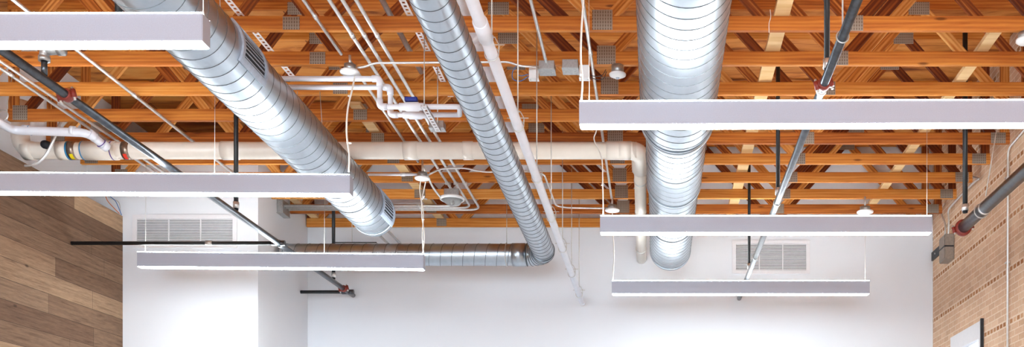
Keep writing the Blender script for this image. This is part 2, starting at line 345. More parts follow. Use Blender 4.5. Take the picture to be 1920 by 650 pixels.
# ------------------------------------------------------------------ roof trusses
BEAMS = {}
def beam(name, parent, x0, h0, x1, h1, wid, thk, mat, yoff=0.0):
    L = math.hypot(x1-x0, h1-h0); key = (round(L,3), wid, thk, mat.name)
    if key not in BEAMS:
        bm = box((-L/2,-thk/2,-wid/2), (L/2,thk/2,wid/2), 0.002)
        me = bpy.data.meshes.new(name); bm.to_mesh(me); bm.free(); me.materials.append(mat); BEAMS[key] = me
    o = bpy.data.objects.new(name, BEAMS[key]); COL.objects.link(o); o.parent = parent
    o.location = ((x0+x1)/2, yoff, (h0+h1)/2); o.rotation_euler = (0, -math.atan2(h1-h0, x1-x0), 0)
    return o
ORD = ['flat against the white back wall', 'second from the back wall', 'third from the back wall', 'fourth from the back wall',
       'fifth from the back wall', 'sixth from the back wall', 'seventh from the back wall', 'eighth from the back wall', 'ninth from the back wall',
       'tenth from the back wall', 'eleventh from the back wall', 'twelfth from the back wall']
CW, TH, DEP = 0.112, 0.038, 1.15
def make_truss(k):
    Zf = 7.869 + 0.61*k; i = 9-k
    xa = XLU+0.40 if k <= 6 else XS+0.01; xb = 3.59
    t = thing('roof_truss', 'orange pine roof truss with diagonal webs, ' + ORD[i], 'roof truss', (0, Zf, EYE+HC), 'pine roof trusses across the ceiling')
    beam('bottom_chord', t, xa, CW/2, xb, CW/2, CW, TH, M['chord'])
    beam('top_chord', t, xa, DEP-0.045, xb, DEP-0.045, 0.089, TH, M['chord'])
    nodes = [-6.08,-4.25,-2.6,-0.42,1.545,3.47] if k <= 6 else [-4.5,-2.6,-0.42,1.545,3.47]
    yb = CW-0.02; yt = DEP-0.07
    for j, (a, c) in enumerate(zip(nodes, nodes[1:])):
        m_ = (a+c)/2
        beam('web', t, a+0.05, yb, m_-0.03, yt, 0.089, 0.034, M['web'])
        beam('web', t, m_+0.03, yt, c-0.05, yb, 0.089, 0.031, M['web'])
        gusset(t, m_, DEP-0.08, 0.20, 0.12)
    beam('end_post', t, xb-0.05, CW, xb-0.05, DEP-0.09, 0.089, 0.036, M['web'])
    beam('end_post', t, xa+0.05, CW, xa+0.05, DEP-0.09, 0.089, 0.036, M['web'])
    for x, w_, h_ in ((YR,0.12,0.10),(-2.83,0.13,0.10),(-0.42,0.157,0.155),(1.545,0.11,0.12),(3.47,0.15,0.11),(-6.08,0.14,0.14)):
        if x < xa: continue
        gusset(t, x, (CW/2 if h_ < 0.13 else h_/2+0.004), w_, h_)
    return t
GM = {}
def gusset(t, x, h, w_, h_):
    key = (w_, h_)
    if key not in GM:
        bm = box((-w_/2,-0.0015,-h_/2), (w_/2,0.0015,h_/2)); me = bpy.data.meshes.new('gusset_plate'); bm.to_mesh(me); bm.free(); me.materials.append(M['gusset']); GM[key] = me
    o = bpy.data.objects.new('gusset_plate', GM[key]); COL.objects.link(o); o.parent = t; o.location = (x, -TH/2-0.0016, h)
for k in range(9, -3, -1): make_truss(k)
# pale brace boards laid over the bottom chords
def board(x, y0, y1, w_, label):
    o = obj('brace_board', box((-w_/2, 0, 0), (w_/2, y1-y0, 0.038), 0.002), M['pale'], loc=(x, y0, EYE+HC+CW+0.001))
    tag(o, label, 'board', 'pale brace boards over the lower chords')
board(0.97, 6.4, 13.36, 0.12, 'pale pine brace board laid over the lower chords, just right of the widest duct')
board(2.72, 8.0, 13.36, 0.10, 'pale pine brace board laid over the lower chords near the brick wall')
board(-2.86, 9.6, 13.36, 0.11, 'pale pine brace board over the chords, just right of the large left duct end')
board(-4.50, 11.9, 13.36, 0.10, 'short pale brace board over the chords beside the white shaft')

# ------------------------------------------------------------------ linear pendant lamps
def lamp(x0, x1, Zf, roll, label, cables, cordx):
    Hb, Ht, D = 2.546, 2.700, 0.10
    L = x1-x0; t = thing('linear_pendant_lamp', label, 'pendant lamp', ((x0+x1)/2, Zf+D/2, EYE+Hb), 'linear pendant lamps')
    t.rotation_euler = (0, roll, 0); h = Ht-Hb
    bm = bmesh.new()
    bx(bm, (-L/2,-D/2,0.001), (L/2,-D/2+0.003,h-0.004)); bx(bm, (-L/2,D/2-0.003,0.001), (L/2,D/2,h-0.004)); bx(bm, (-L/2+0.003,-D/2+0.003,h*0.45), (L/2-0.003,D/2-0.003,h*0.5))
    obj('housing', bm, M['housing'], t)
    for s in (-1, 1): obj('end_cap', box((s*L/2-0.004,-D/2+0.0031,0.001), (s*L/2+0.004,D/2-0.0031,h-0.003)), M['housing'], t)
    obj('bottom_lens', box((-L/2+0.005,-D/2+0.0035,-0.004), (L/2-0.005,D/2-0.0035,0.006), 0.002), M['glow_down'], t)
    obj('top_lens', box((-L/2+0.005,-D/2+0.0035,h-0.010), (L/2-0.005,D/2-0.0035,h+0.004), 0.001), M['glow_up'], t)
    for s in (-1, 1): bx_ = obj('bloom_rim', box((-L/2, s*D/2-0.001, h-0.0038), (L/2, s*D/2+0.001, h+0.003)), M['glow_up'], t)  # glowing strips added along the housing's top edges to imitate uplight bloom
    for cx in cables:
        X = cx-(x0+x1)/2
        obj('suspension_cable', tube([(X,0,h+0.002+roll*-X*0),(X,0,HC-Hb)], 0.0022, 6), M['rod'], t)
        obj('cable_grip', lathed((X,0,h+0.004), (0,0,1), [(0,0.0),(0,0.006),(0.03,0.005),(0.035,0.0)], 10), M['emt'], t)
    return t
lamp(-5.54, -2.487, 5.541, -0.001, 'long white linear pendant at the upper left, nearest of the left row', [-5.25,-2.50], None)
lamp(-5.54, -2.487, 8.20, 0.006, 'white linear pendant at mid left, middle of the left row', [-5.46,-3.6], None)
lamp(-5.52, -2.484, 10.77, 0.008, 'white linear pendant in front of the shaft grille, farthest of the left row', [-5.46,-3.55], None)
lamp(-0.51, 2.55, 6.728, -0.003, 'large white linear pendant at the upper right, nearest of the right row', [-0.45,2.5], None)
lamp(-0.52, 2.55, 9.393, 0.0, 'white linear pendant at mid right, middle of the right row', [2.52], None)
lamp(-0.53, 2.54, 12.09, 0.0, 'white linear pendant below the back wall grille, farthest of the right row', [2.50], None)

# canopies: steel box over a white disc
def canopy(name, c, r, label, boxh=0.05, dome=0.02):
    t = thing(name, label, 'ceiling canopy' if 'canopy' in name else 'detector', c, None)
    obj('junction_box', lathed((0,0,0), (0,0,1), [(0,0),(0,r*0.62),(0.055,r*0.62),(0.055,0)], 8), M['box_steel'], t)
    obj('stem', tube([(0,0,0.05),(0,0,boxh)], 0.011, 10), M['emt'], t)
    obj('cover_disc', lathed((0,0,0), (0,0,-1), [(-0.001,0),(-0.001,r*0.96),(0.006,r),(0.016,r*0.97),(0.016+dome*0.5,r*0.55),(0.016+dome,0)], 32), M['white_plastic'], t)
    return t
c1 = W(656, 134, 8.28); c2 = W(792, 333, 10.80)
canopy('ceiling_canopy', c1, 0.080, 'round white cord canopy under a steel box, above the left middle lamp', HC-(c1.z-EYE)-0.002)
canopy('ceiling_canopy', c2, 0.082, 'round white cord canopy with twin cords, right of the large left duct end', HC-(c2.z-EYE)-0.002)
c3 = W(1148, 393, 12.12); c4 = W(1622, 396, 12.12)
canopy('ceiling_canopy', c3, 0.088, 'round white canopy over the left end of the lamp nearest the back wall', HC-(c3.z-EYE)+0.02)
t = canopy('ceiling_canopy', c4, 0.10, 'round white canopy near the brick wall, above the two far right lamps', HC-(c4.z-EYE)+0.02, 0.03)
# smoke detector
c5 = W(1158, 139, 8.455)
t = thing('smoke_detector', 'white domed smoke detector beside the right duct, above the large lamp', 'smoke detector', c5)
obj('junction_box', lathed((0,0,0), (0,0,1), [(0,0),(0,0.052),(0.07,0.052),(0.072,0.014),(HC-(c5.z-EYE)-0.001,0.014),(HC-(c5.z-EYE)-0.001,0)], 20), M['box_steel'], t)
obj('cover', lathed((0,0,0), (0,0,-1), [(-0.004,0),(-0.004,0.062),(0.0,0.070),(0.010,0.069),(0.018,0.050),(0.030,0.030),(0.032,0.0)], 32), M['white_plastic'], t)
obj('sensor_cage', lathed((0,0,-0.032), (0,0,-1), [(0,0),(0,0.016),(0.006,0.011),(0.006,0)], 16), M['louvre'], t)
c6 = W(1921, 74, 7.85)
t = thing('smoke_detector', 'white detector cut by the right edge of the photo', 'smoke detector', c6)
obj('junction_box', lathed((0,0,0), (0,0,1), [(0,0),(0,0.05),(0.05,0.05),(0.052,0.014),(HC-(c6.z-EYE)-0.001,0.014),(HC-(c6.z-EYE)-0.001,0)], 20), M['box_steel'], t)
obj('cover', lathed((0,0,0), (0,0,-1), [(-0.004,0),(-0.004,0.05),(0.0,0.066),(0.016,0.065),(0.035,0.040),(0.040,0.0)], 32), M['white_plastic'], t)
# oval high-output fitting with a clear lens
c7 = W(848, 372, 11.5)
t = thing('glass_lens_light', 'white round light with a clear faceted glass lens hanging among the conduits', 'light fitting', c7)
obj('junction_box', box((-0.085,-0.05,0.02), (0.085,0.05,0.10), 0.004), M['box_steel'], t)
obj('rim', lathed((0,0,0), (0,0,-1), [(-0.022,0),(-0.022,0.10),(-0.01,0.138),(0.012,0.140),(0.022,0.128),(0.016,0.118),(0.010,0.118),(0.010,0)], 36), M['white_plastic'], t)
obj('glass_lens', lathed((0,0,-0.012), (0,0,-1), [(0,0.116),(0.03,0.095),(0.055,0.060),(0.07,0.02),(0.072,0.0),(0.068,0.0),(0.05,0.058),(0.026,0.09),(0,0.110),(0,0.116)], 16), M['glass'], t)
obj('bulb', lathed((0,0,-0.008), (0,0,-1), [(0,0.02),(0.02,0.022),(0.045,0.016),(0.05,0)], 12), M['emt'], t)
for dx in (-0.02, 0.035): obj('hanger_wire', tube([(dx,0,0.1),(dx+0.004,0,HC-(c7.z-EYE))], 0.004, 6), M['rod'], t)

# cords
def cord(pts, label, r=0.006, ties=()):
    t = thing('lamp_cord', label, 'cord', pts[0]); o = Vector(pts[0])
    obj('flex', tube(smoothpath([Vector(p)-o for p in pts], 6), r, 8), M['cord'], t)
    for q in ties: obj('cable_tie', ring(Vector(q)-o, (0,0.1,1), r+0.003, 0.003, 12, 6), M['white_plastic'], t)
cord([c1+Vector((0.04,0,-0.04)), W(661,165,8.235), W(652,205,8.235), W(650,250,8.235), W(655,290,8.235), W(654,322,8.235)], 'cream cord curving down from a canopy to the right end of the middle left lamp', 0.0075, [W(655,180,8.26), W(656,268,8.26)])
cord([c2+Vector((-0.02,0,-0.04)), W(787,355,10.82), W(789,370,10.82), W(794,400,10.82), W(792,440,10.82), W(794,474,10.82)], 'left of the twin cords dropping from a canopy to the far left lamp', 0.006, [W(791,373,10.82), W(794,411,10.82), W(794,452,10.82)])
cord([c2+Vector((0.035,0,-0.04)), W(795,355,10.87), W(791,375,10.87), W(791,405,10.87), W(796,440,10.86), W(793,474,10.85)], 'right of the twin cords dropping from a canopy to the far left lamp', 0.006)
cord([W(1096,-40,6.78), W(1094,0,6.78), W(1090,60,6.78), W(1089,110,6.78), W(1092,150,6.78), W(1090,187,6.78)], 'cream cord dropping from above into the left end of the nearest right lamp', 0.007, [W(1090,140,6.78)])
cord([V(-0.55,9.45,3.66), W(1121,215,9.45), W(1118,245,9.45), W(1114,262,9.45), W(1128,295,9.45), W(1130,350,9.45), W(1131,403,9.45)], 'cream cord looping down to the left end of the middle right lamp', 0.006, [W(1129,347,9.45)])
cord([c3+Vector((0.0,0,-0.03)), W(1149,430,12.14), W(1151,465,12.14), W(1151,490,12.14), W(1149,524,12.14)], 'cream cord dropping to the left end of the lamp nearest the back wall', 0.006, [W(1151,470,12.14)])

# ------------------------------------------------------------------ spiral ducts
def helix(bm, c, axis_y0, axis_y1, R, pitch=0.137, r=0.0030, phase=0.0):
    n = int((axis_y1-axis_y0)/pitch*44)
    pts = [Vector((c[0]+math.cos(phase+2*PI*k/44)*R, axis_y0+k*pitch/44, c[1]+math.sin(phase+2*PI*k/44)*R)) for k in range(n+1)]
    sweep(bm, pts, r, 5)
def duct_shell(t, X, H, y0, y1, R, name='duct_shell', phase=0):
    prof = []; n = max(2, int((y1-y0)/0.137)); 
    for i in range(n+1): prof.append((y0+(y1-y0)*i/n, R))
    prof += [(y1, R-0.003)] + [(y0+(y1-y0)*i/3, R-0.003) for i in (2,1,0)] + [(y0, R)]
    obj(name, lathed((X,0,EYE+H), (0,1,0), prof, 72), M['duct'], t)
    bm = bmesh.new(); helix(bm, (X, EYE+H), y0, y1, R, phase=phase); obj('spiral_seam', bm, M['seam'], t)
def band(t, X, H, y, R, w_=0.02, mat=None, name='joint_band'):
    obj(name, lathed((X,y,EYE+H), (0,1,0), [(-w_/2,R),(-w_/2,R+0.006),(w_/2,R+0.006),(w_/2,R),(-w_/2,R)], 72), mat or M['band'], t)
# large left duct
LX, LH, LR = -3.09, 3.19, 0.229
t = thing('spiral_duct', 'large galvanised spiral duct slanting down the left with louvred registers and a closed end', 'air duct', (0,0,0))
duct_shell(t, LX, LH, 3.6, 11.08, LR)
obj('end_cap', lathed((LX,11.08,EYE+LH), (0,1,0), [(-0.07,LR+0.002),(-0.07,LR+0.006),(0.0,LR+0.008),(0.012,LR+0.002),(0.012,LR-0.01),(0.004,0)], 72), M['duct'], t)
band(t, LX, LH, 10.2, LR, 0.012)
def register(t, X, H, R, y0, y1, th0, th1, nb):
    # curved saddle frame on the duct side with curved blades; angles about the axis, 0 = +x, negative = downwards
    def P(th, y, r): return Vector((X+math.cos(th)*r, y, EYE+H+math.sin(th)*r))
    def patch(bm, ta, tb, ya, yb, r0, r1):
        n = 8; vs = []
        for i in range(n+1):
            th = ta+(tb-ta)*i/n
            vs.append([bm.verts.new(P(th,ya,r0)), bm.verts.new(P(th,yb,r0)), bm.verts.new(P(th,yb,r1)), bm.verts.new(P(th,ya,r1))])
        for a, b2 in zip(vs, vs[1:]):
            for k in range(4): bm.faces.new((a[k], a[(k+1)%4], b2[(k+1)%4], b2[k]))
        bm.faces.new(vs[0]); bm.faces.new(vs[-1][::-1])
    dy = 0.035; dt = 0.20
    bm = bmesh.new()
    patch(bm, th0, th1, y0, y0+dy, R+0.001, R+0.018); patch(bm, th0, th1, y1-dy, y1, R+0.001, R+0.018)
    patch(bm, th0, th0+dt, y0+dy, y1-dy, R+0.001, R+0.018); patch(bm, th1-dt*0.6, th1, y0+dy, y1-dy, R+0.001, R+0.018)
    bmesh.ops.recalc_face_normals(bm, faces=bm.faces); fr = obj('register', bm, M['louvre'], t)
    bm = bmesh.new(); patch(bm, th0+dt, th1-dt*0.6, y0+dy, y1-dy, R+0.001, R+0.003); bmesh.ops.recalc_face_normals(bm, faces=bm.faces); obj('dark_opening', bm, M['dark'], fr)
    for i in range(nb):
        th = th0+dt+(th1-dt*0.6-th0-dt)*(i+0.5)/nb; w_ = (th1-th0)/nb*0.10
        bm = bmesh.new(); patch(bm, th-w_, th+w_, y0+dy, y1-dy, R+0.004, R+0.008); bmesh.ops.recalc_face_normals(bm, faces=bm.faces)
        obj('louvre_blade', bm, M['louvre'], fr)
register(t, LX, LH, LR, 6.99, 7.43, -0.50, 0.86, 8)
register(t, LX, LH, LR, 10.60, 11.04, -0.60, 0.80, 8)
for y in (6.9, 9.0):
    obj('hanger_wire', tube([V(LX+0.12,y,LH+LR*0.85), V(LX+0.10,y,HC)], 0.003, 6), M['rod'], t)
    obj('hanger_wire', tube([V(LX-0.12,y,LH+LR*0.85), V(LX-0.10,y,HC)], 0.003, 6), M['rod'], t)
# small middle duct with elbow and cross run
MX, MH, MR, MZ = -1.36, 3.08, 0.132, 12.38
t = thing('spiral_duct', 'slim galvanised spiral duct in the middle turning left at the back wall', 'air duct', (0,0,0))
duct_shell(t, MX, MH, 3.6, MZ-0.22, MR)
el = []
for k in range(7):
    a = k/6*PI/2; el.append(V(MX-0.22+0.22*math.cos(a), MZ-0.22+0.22*math.sin(a), MH))
obj('elbow', tube(el, MR+0.003, 48), M['duct'], t)
bm = bmesh.new()
for k in (0,1,2,3,4,5,6):
    a = k/6*PI/2; b_ = ring(el[k], (-math.sin(a), math.cos(a), 0), MR+0.004, 0.004, 40, 6); me_ = bpy.data.meshes.new('x'); b_.to_mesh(me_); b_.free(); bm.from_mesh(me_); bpy.data.meshes.remove(me_)
obj('elbow_ridges', bm, M['seam'], t)
prof = [(0,MR),(2.98,MR)]
obj('cross_run', lathed((MX-0.22,MZ,EYE+MH), (-1,0,0), prof, 56), M['duct'], t)
bm = bmesh.new(); n = int(2.98/0.137*40)
sweep(bm, [Vector((MX-0.22-k*0.137/40, MZ+math.cos(2*PI*k/40)*(MR+0.001), EYE+MH+math.sin(2*PI*k/40)*(MR+0.001))) for k in range(n)], 0.003, 5); obj('spiral_seam', bm, M['seam'], t)
obj('collar', lathed((MX-0.24,MZ,EYE+MH), (-1,0,0), [(0,MR+0.002),(0,MR+0.008),(0.16,MR+0.008),(0.16,MR+0.001)], 56), M['duct'], t)
# hanger of the cross run
t = thing('duct_hanger', 'thin rod and steel ring holding the cross duct near its elbow', 'hanger', V(-1.83,MZ,HC))
obj('ring', ring((0,0,MH-HC), (1,0,0), MR+0.008, 0.005, 40, 6), M['rod'], t); obj('rod', tube([(0,0,MH-HC+MR),(0,0,0)], 0.004, 6), M['rod'], t)
t = thing('duct_hanger', 'thin dark strut on a rod lying over the cross duct left of the middle', 'hanger', V(-3.72,MZ,HC))
obj('strut', box((-0.22,-0.012,3.226-HC), (0.30,0.012,3.234-HC)), M['black_paint'], t); obj('rod', tube([(0,0,3.234-HC),(0,0,0)], 0.004, 6), M['rod'], t)
# widest right duct with reducers
RX, RH_ = 0.171, 3.20
t = thing('spiral_duct', 'widest galvanised spiral duct at the right, stepping down in size towards the back wall', 'air duct', (0,0,0))
duct_shell(t, RX, RH_, 3.6, 8.36, 0.300)
obj('reducer', lathed((RX,8.36,EYE+RH_), (0,1,0), [(-0.06,0.302),(-0.06,0.307),(0.0,0.307),(0.03,0.300),(0.10,0.268),(0.12,0.266)], 72), M['duct'], t)
duct_shell(t, RX, RH_, 8.46, 10.0, 0.264, phase=1)
band(t, RX, RH_, 9.22, 0.264, 0.03)
obj('reducer', lathed((RX,10.0,EYE+RH_), (0,1,0), [(-0.05,0.266),(-0.05,0.271),(0.0,0.271),(0.01,0.265),(0.02,0.252)], 72), M['duct'], t)
duct_shell(t, RX, RH_, 10.0, 12.62, 0.250, phase=2)
band(t, RX, RH_, 11.3, 0.250, 0.02)
obj('end_cap', lathed((RX,12.62,EYE+RH_), (0,1,0), [(-0.05,0.252),(-0.05,0.256),(0.0,0.258),(0.012,0.25),(0.004,0)], 72), M['duct'], t)
obj('hanger_strap', box((RX+0.298,6.15,EYE+RH_-0.02), (RX+0.302,6.18,EYE+HC)), M['white_metal'], t)

# ------------------------------------------------------------------ grilles
def grille(x0, x1, z0, z1, y, nb, label, nv):
    t = thing('return_air_grille', label, 'grille', ((x0+x1)/2, y, EYE+(z0+z1)/2)); w_ = (x1-x0)/2; h = (z1-z0)/2; f = 0.05
    bm = bmesh.new()
    for a, b2 in (((-w_,-0.018,-h),(w_,0,-h+f)), ((-w_,-0.018,h-f),(w_,0,h)), ((-w_,-0.018,-h+f),(-w_+f,0,h-f)), ((w_-f,-0.018,-h+f),(w_,0,h-f))): bx(bm, a, b2, 0.002)
    obj('frame', bm, M['white_metal'], t)
    obj('recess', box((-w_+f,-0.003,-h+f), (w_-f,-0.001,h-f)), M['recess'], t)
    bh = (2*h-2*f)/nb
    for i in range(nb):
        z = -h+f+bh*(i+0.5); bm = bmesh.new()
        vs = [bm.verts.new(p) for p in ((-w_+f,-0.015,z+bh*0.12),(w_-f,-0.015,z+bh*0.12),(w_-f,-0.005,z+bh*0.46),(-w_+f,-0.005,z+bh*0.46))]
        f1 = bm.faces.new(vs); ex = bmesh.ops.extrude_face_region(bm, geom=[f1]); bmesh.ops.translate(bm, vec=(0,0,-bh*0.42), verts=[v for v in ex['geom'] if isinstance(v, bmesh.types.BMVert)])
        bmesh.ops.recalc_face_normals(bm, faces=bm.faces)
        obj('blade', bm, M['white_metal'], t)
    for i in range(1, nv): 
        x = -w_+f+(2*w_-2*f)*i/nv; obj('mullion', box((x-0.006,-0.017,-h+f), (x+0.006,-0.002,h-f)), M['white_metal'], t)
grille(-6.07, -4.86, 3.00, 3.385, ZS, 15, 'white louvred return grille high on the shaft face at the left', 3)
grille(1.0, 2.03, 3.085, 3.53, ZW, 18, 'white louvred return grille on the back wall above the far right lamp', 3)

# ------------------------------------------------------------------ sprinkler mains
def coupling(t, c, axis, R, name='coupling'):
    axis = Vector(axis).normalized()
    o = obj(name, lathed(c, axis, [(-0.032,R),(-0.032,R*1.28),(-0.018,R*1.42),(0.018,R*1.42),(0.032,R*1.28),(0.032,R),(-0.032,R)], 28), M['red'], t)
    side = Vector((1,0,0.25)).normalized(); side = (side-axis*side.dot(axis)).normalized()
    for s in (-1, 1):
        bm = bmesh.new(); p = Vector(c)+side*s*R*1.62; up = axis.cross(side)
        sweep(bm, [p-up*0.028, p+up*0.028], 0.018, 10); sweep(bm, [p-side*s*R*0.4, p+side*s*0.012], 0.016, 8); obj('lug', bm, M['red'], o)
        bm = bmesh.new(); sweep(bm, [p-up*0.045, p+up*0.045], 0.008, 8); obj('bolt', bm, M['emt'], o)
def main_pipe(X, H, R, y0, y1, label, name='sprinkler_pipe'):
    t = thing(name, label, 'pipe', (0,0,0)); obj('pipe', tube([V(X,y0,H), V(X,(y0+y1)/2,H), V(X,y1,H)], R, 28), M['black_pipe'], t); return t
SL = main_pipe(-4.0, 2.79, 0.030, 3.0, 13.36, 'dark steel sprinkler main slanting down the left to the back wall')
coupling(SL, V(-4.0, 6.87, 2.79), (0,1,0), 0.030); coupling(SL, V(-4.0, 12.95, 2.79), (0,1,0), 0.030)
obj('joint_band', lathed(V(-4.0,10.75,2.79), (0,1,0), [(-0.03,0.03),(-0.03,0.036),(0.03,0.036),(0.03,0.03)], 24), M['black_paint'], SL)
def branch(x0, x1, y, H, r, label, parent_name='branch_pipe'):
    t = thing(parent_name, label, 'pipe', V(x0,y,H)); obj('pipe', tube([(0,0,0),(x1-x0,0,0)], r, 16), M['black_paint'], t); return t
b1 = branch(XL+0.002, -4.072, 10.72, 2.79, 0.020, 'black branch pipe running level across the grille to the plank wall')
obj('fitting', tube([(1.42,0,0),(1.49,0,0)], 0.025, 14), M['emt'], b1)
b2_ = branch(XS+0.002, -4.082, 13.15, 2.79, 0.022, 'short black branch pipe by the back wall beside the left main')
obj('tee', tube([V(-4.07,10.72,2.79),V(-3.93,10.72,2.79)], 0.028, 16), M['black_pipe'], SL); obj('tee', tube([V(-4.08,13.15,2.79),V(-3.93,13.15,2.79)], 0.032, 16), M['black_pipe'], SL)
SR = main_pipe(1.093, 2.76, 0.029, 3.0, 13.41, 'dark steel sprinkler main slanting down the right of centre to the back wall')
coupling(SR, V(1.093, 6.62, 2.76), (0,1,0), 0.029)
for y in (6.72, 9.2, 11.2): obj('joint_band', lathed(V(1.093,y,2.76), (0,1,0), [(-0.012,0.029),(-0.012,0.034),(0.012,0.034),(0.012,0.029)], 24), M['emt'], SR)
SB = main_pipe(3.03, 2.76, 0.057, 3.0, 10.05, 'thick dark steel pipe running along the brick wall to a red grooved coupling')
coupling(SB, V(3.03, 10.02, 2.76), (0,1,0), 0.057)
obj('joint_band', lathed(V(3.03,9.35,2.76), (0,1,0), [(-0.01,0.057),(-0.01,0.063),(0.01,0.063),(0.01,0.057)], 28), M['emt'], SB)
obj('end_plug', lathed(V(3.03,10.05,2.76), (0,1,0), [(0,0.055),(0.02,0.055),(0.03,0.04),(0.03,0)], 24), M['black_pipe'], SB)
t = thing('pipe_hanger', 'thin rod with a steel ring holding the right sprinkler main at the top', 'hanger', V(1.093,5.95,2.76))
obj('ring', ring((0,0,0), (0,1,0), 0.036, 0.0045, 28, 6), M['rod'], t); obj('rod', tube([(0,0,0.036),(0,0,HC-2.76+0.9)], 0.005, 8), M['rod'], t)
def drop(x, y, H0, H1, r, label, mat='black_paint', collar=True):
    t = thing('riser_pipe', label, 'pipe', V(x,y,H1)); obj('pipe', tube([(0,0,0),(0,0,H0-H1)], r, 14), M[mat], t)
    if collar: obj('collar', lathed((0,0,0.02), (0,0,1), [(0,r),(0,r*1.35),(0.06,r*1.35),(0.06,r)], 16), M['emt'], t)
drop(-4.0, 9.64, HC+0.9, 2.82, 0.021, 'black riser pipe onto the left main, above the middle lamp')
drop(-4.0, 12.55, HC+0.9, 2.82, 0.021, 'black riser pipe onto the left main, nearest the back wall')
drop(-3.74, 7.05, HC+0.9, 3.25, 0.026, 'black riser pipe cut by the top edge, left of the large duct')
drop(1.093, 6.50, HC+0.9, 2.79, 0.019, 'black riser pipe at the top, right of the widest duct')
drop(1.093, 9.12, HC+0.9, 2.79, 0.019, 'black riser pipe between the near and middle right lamps')
drop(1.093, 11.95, HC+0.9, 2.79, 0.017, 'slim black riser pipe in front of the back wall grille')
drop(2.96, 9.72, HC+0.9, 2.82, 0.024, 'black riser pipe onto the wall pipe beside the brick')
# elbow fitting on a short riser at the upper left
t = thing('elbow_fitting', 'grey pipe elbow on a short black riser over the left main', 'pipe fitting', V(-4.0,6.62,2.82))
obj('nipple', tube([(0,0,0),(0,0,0.10)], 0.019, 14), M['black_pipe'], t)
obj('elbow', tube(fillet([(0,0,0.10),(0,0,0.16),(0.11,0,0.165)], 0.04), 0.030, 18), M['box_steel'], t)
obj('collar', lathed((0,0,0.09), (0,0,1), [(0,0.02),(0,0.036),(0.03,0.036),(0.03,0.02)], 18), M['box_steel'], t)
obj('collar', lathed((0.09,0,0.165), (1,0,0), [(0,0.02),(0,0.038),(0.04,0.038),(0.04,0)], 18), M['box_steel'], t)

# white pipe with clevis hangers
WX, WHt, WR = -0.976, 2.68, 0.0352
t = thing('white_pipe', 'long white painted pipe slanting through the middle to the back wall', 'pipe', (0,0,0))
obj('pipe', tube([V(WX,3.0,WHt), V(WX,8,WHt), V(WX,13.30,WHt)], WR, 28), M['white_pipe'], t)
obj('coupling', lathed(V(WX,5.7,WHt), (0,1,0), [(-0.10,WR),(-0.10,WR+0.008),(0.10,WR+0.008),(0.10,WR)], 28), M['white_pipe'], t)
obj('end_cap', lathed(V(WX,13.30,WHt), (0,1,0), [(-0.05,WR),(-0.05,WR+0.004),(0,WR+0.004),(0.01,WR-0.01),(0.012,0)], 28), M['white_pipe'], t)
HO = ['nearest the camera', 'second from the camera', 'third from the camera', 'fourth from the camera', 'third from the back wall', 'second from the back wall', 'last before the back wall']
for i in range(7):
    y = 6.0+1.13*i
    t = thing('clevis_hanger', 'thin clevis hanger ring and rod on the white pipe, ' + HO[i], 'hanger', V(WX,y,WHt), 'clevis hangers on the white pipe')
    obj('ring', ring((0,0,0), (0,1,0), WR+0.006, 0.0035, 28, 6), M['rod'], t)
    bm = bmesh.new(); s = WR+0.006
    sweep(bm, [(-s*1.0,0,0),(-s*1.05,0,0.055),(-0.018,0,0.10),(0.018,0,0.10),(s*1.05,0,0.055),(s*1.0,0,0)], 0.0035, 6); obj('yoke', bm, M['rod'], t)
    obj('cross_bolt', tube([(-0.075,0,0.055),(0.075,0,0.055)], 0.0035, 6), M['rod'], t)
    obj('nut', lathed((0,0,0.095), (0,0,1), [(0,0),(0,0.011),(0.015,0.011),(0.015,0)], 6), M['rod'], t)
    obj('rod', tube([(0,0,0.10),(0,0,HC-WHt+0.2)], 0.0045, 8), M['rod'], t)

# ------------------------------------------------------------------ PVC drain
DZ, DH, DR = 10.13, 3.56, 0.083
t = thing('drain_pipe', 'large cream PVC drain crossing the room below the trusses and bending to the back wall', 'pipe', (0,0,0))
p = fillet([V(-6.36,DZ,4.05), V(-6.36,DZ,DH), V(-0.20,DZ,DH)], 0.16, 8)
obj('pipe', tube(p, DR, 32), M['pvc'], t)
p = fillet([V(-0.5,DZ,DH), V(-0.165,DZ,DH), V(-0.168,DZ+0.42,DH-0.04)], 0.13, 8)
obj('elbow', tube(p, DR+0.006, 32), M['pvc'], t)
obj('back_leg', tube([V(-0.168,DZ+0.3,DH-0.03), V(-0.200,13.41,3.28)], 0.066, 28), M['pvc'], t)
ax = Vector((-0.032, 2.86, -0.25)).normalized()
for f_ in (0.14, 0.44, 0.86):
    q = V(-0.168,DZ+0.3,DH-0.03).lerp(V(-0.200,13.41,3.28), f_); obj('pipe_clamp', lathed(q, ax, [(-0.01,0.066),(-0.01,0.071),(0.01,0.071),(0.01,0.066)], 28), M['rod'], t)
def xp(px): return (px-VX)*DZ/F
def drband(px, w_, extra, mat, name):
    return obj(name, lathed(V(xp(px),DZ,DH), (1,0,0), [(-w_/2,DR),(-w_/2,DR+extra),(w_/2,DR+extra),(w_/2,DR)], 36), M[mat], t)
for px, w_ in ((55,0.10),(120,0.10),(432,0.16),(771,0.14),(878,0.10),(1172,0.12)): drband(px, w_, 0.007, 'pvc', 'hub')
drband(188, 0.34, 0.009, 'pvc', 'wye_body')
cpl = drband(139, 0.075, 0.006, 'steel_band', 'band_coupling'); cpl2 = drband(240, 0.075, 0.006, 'steel_band', 'band_coupling')
drband(131, 0.014, 0.0075, 'tape_blue', 'blue_mark'); drband(158, 0.010, 0.010, 'tape_blue', 'blue_mark'); drband(213, 0.010, 0.010, 'purple', 'purple_mark')
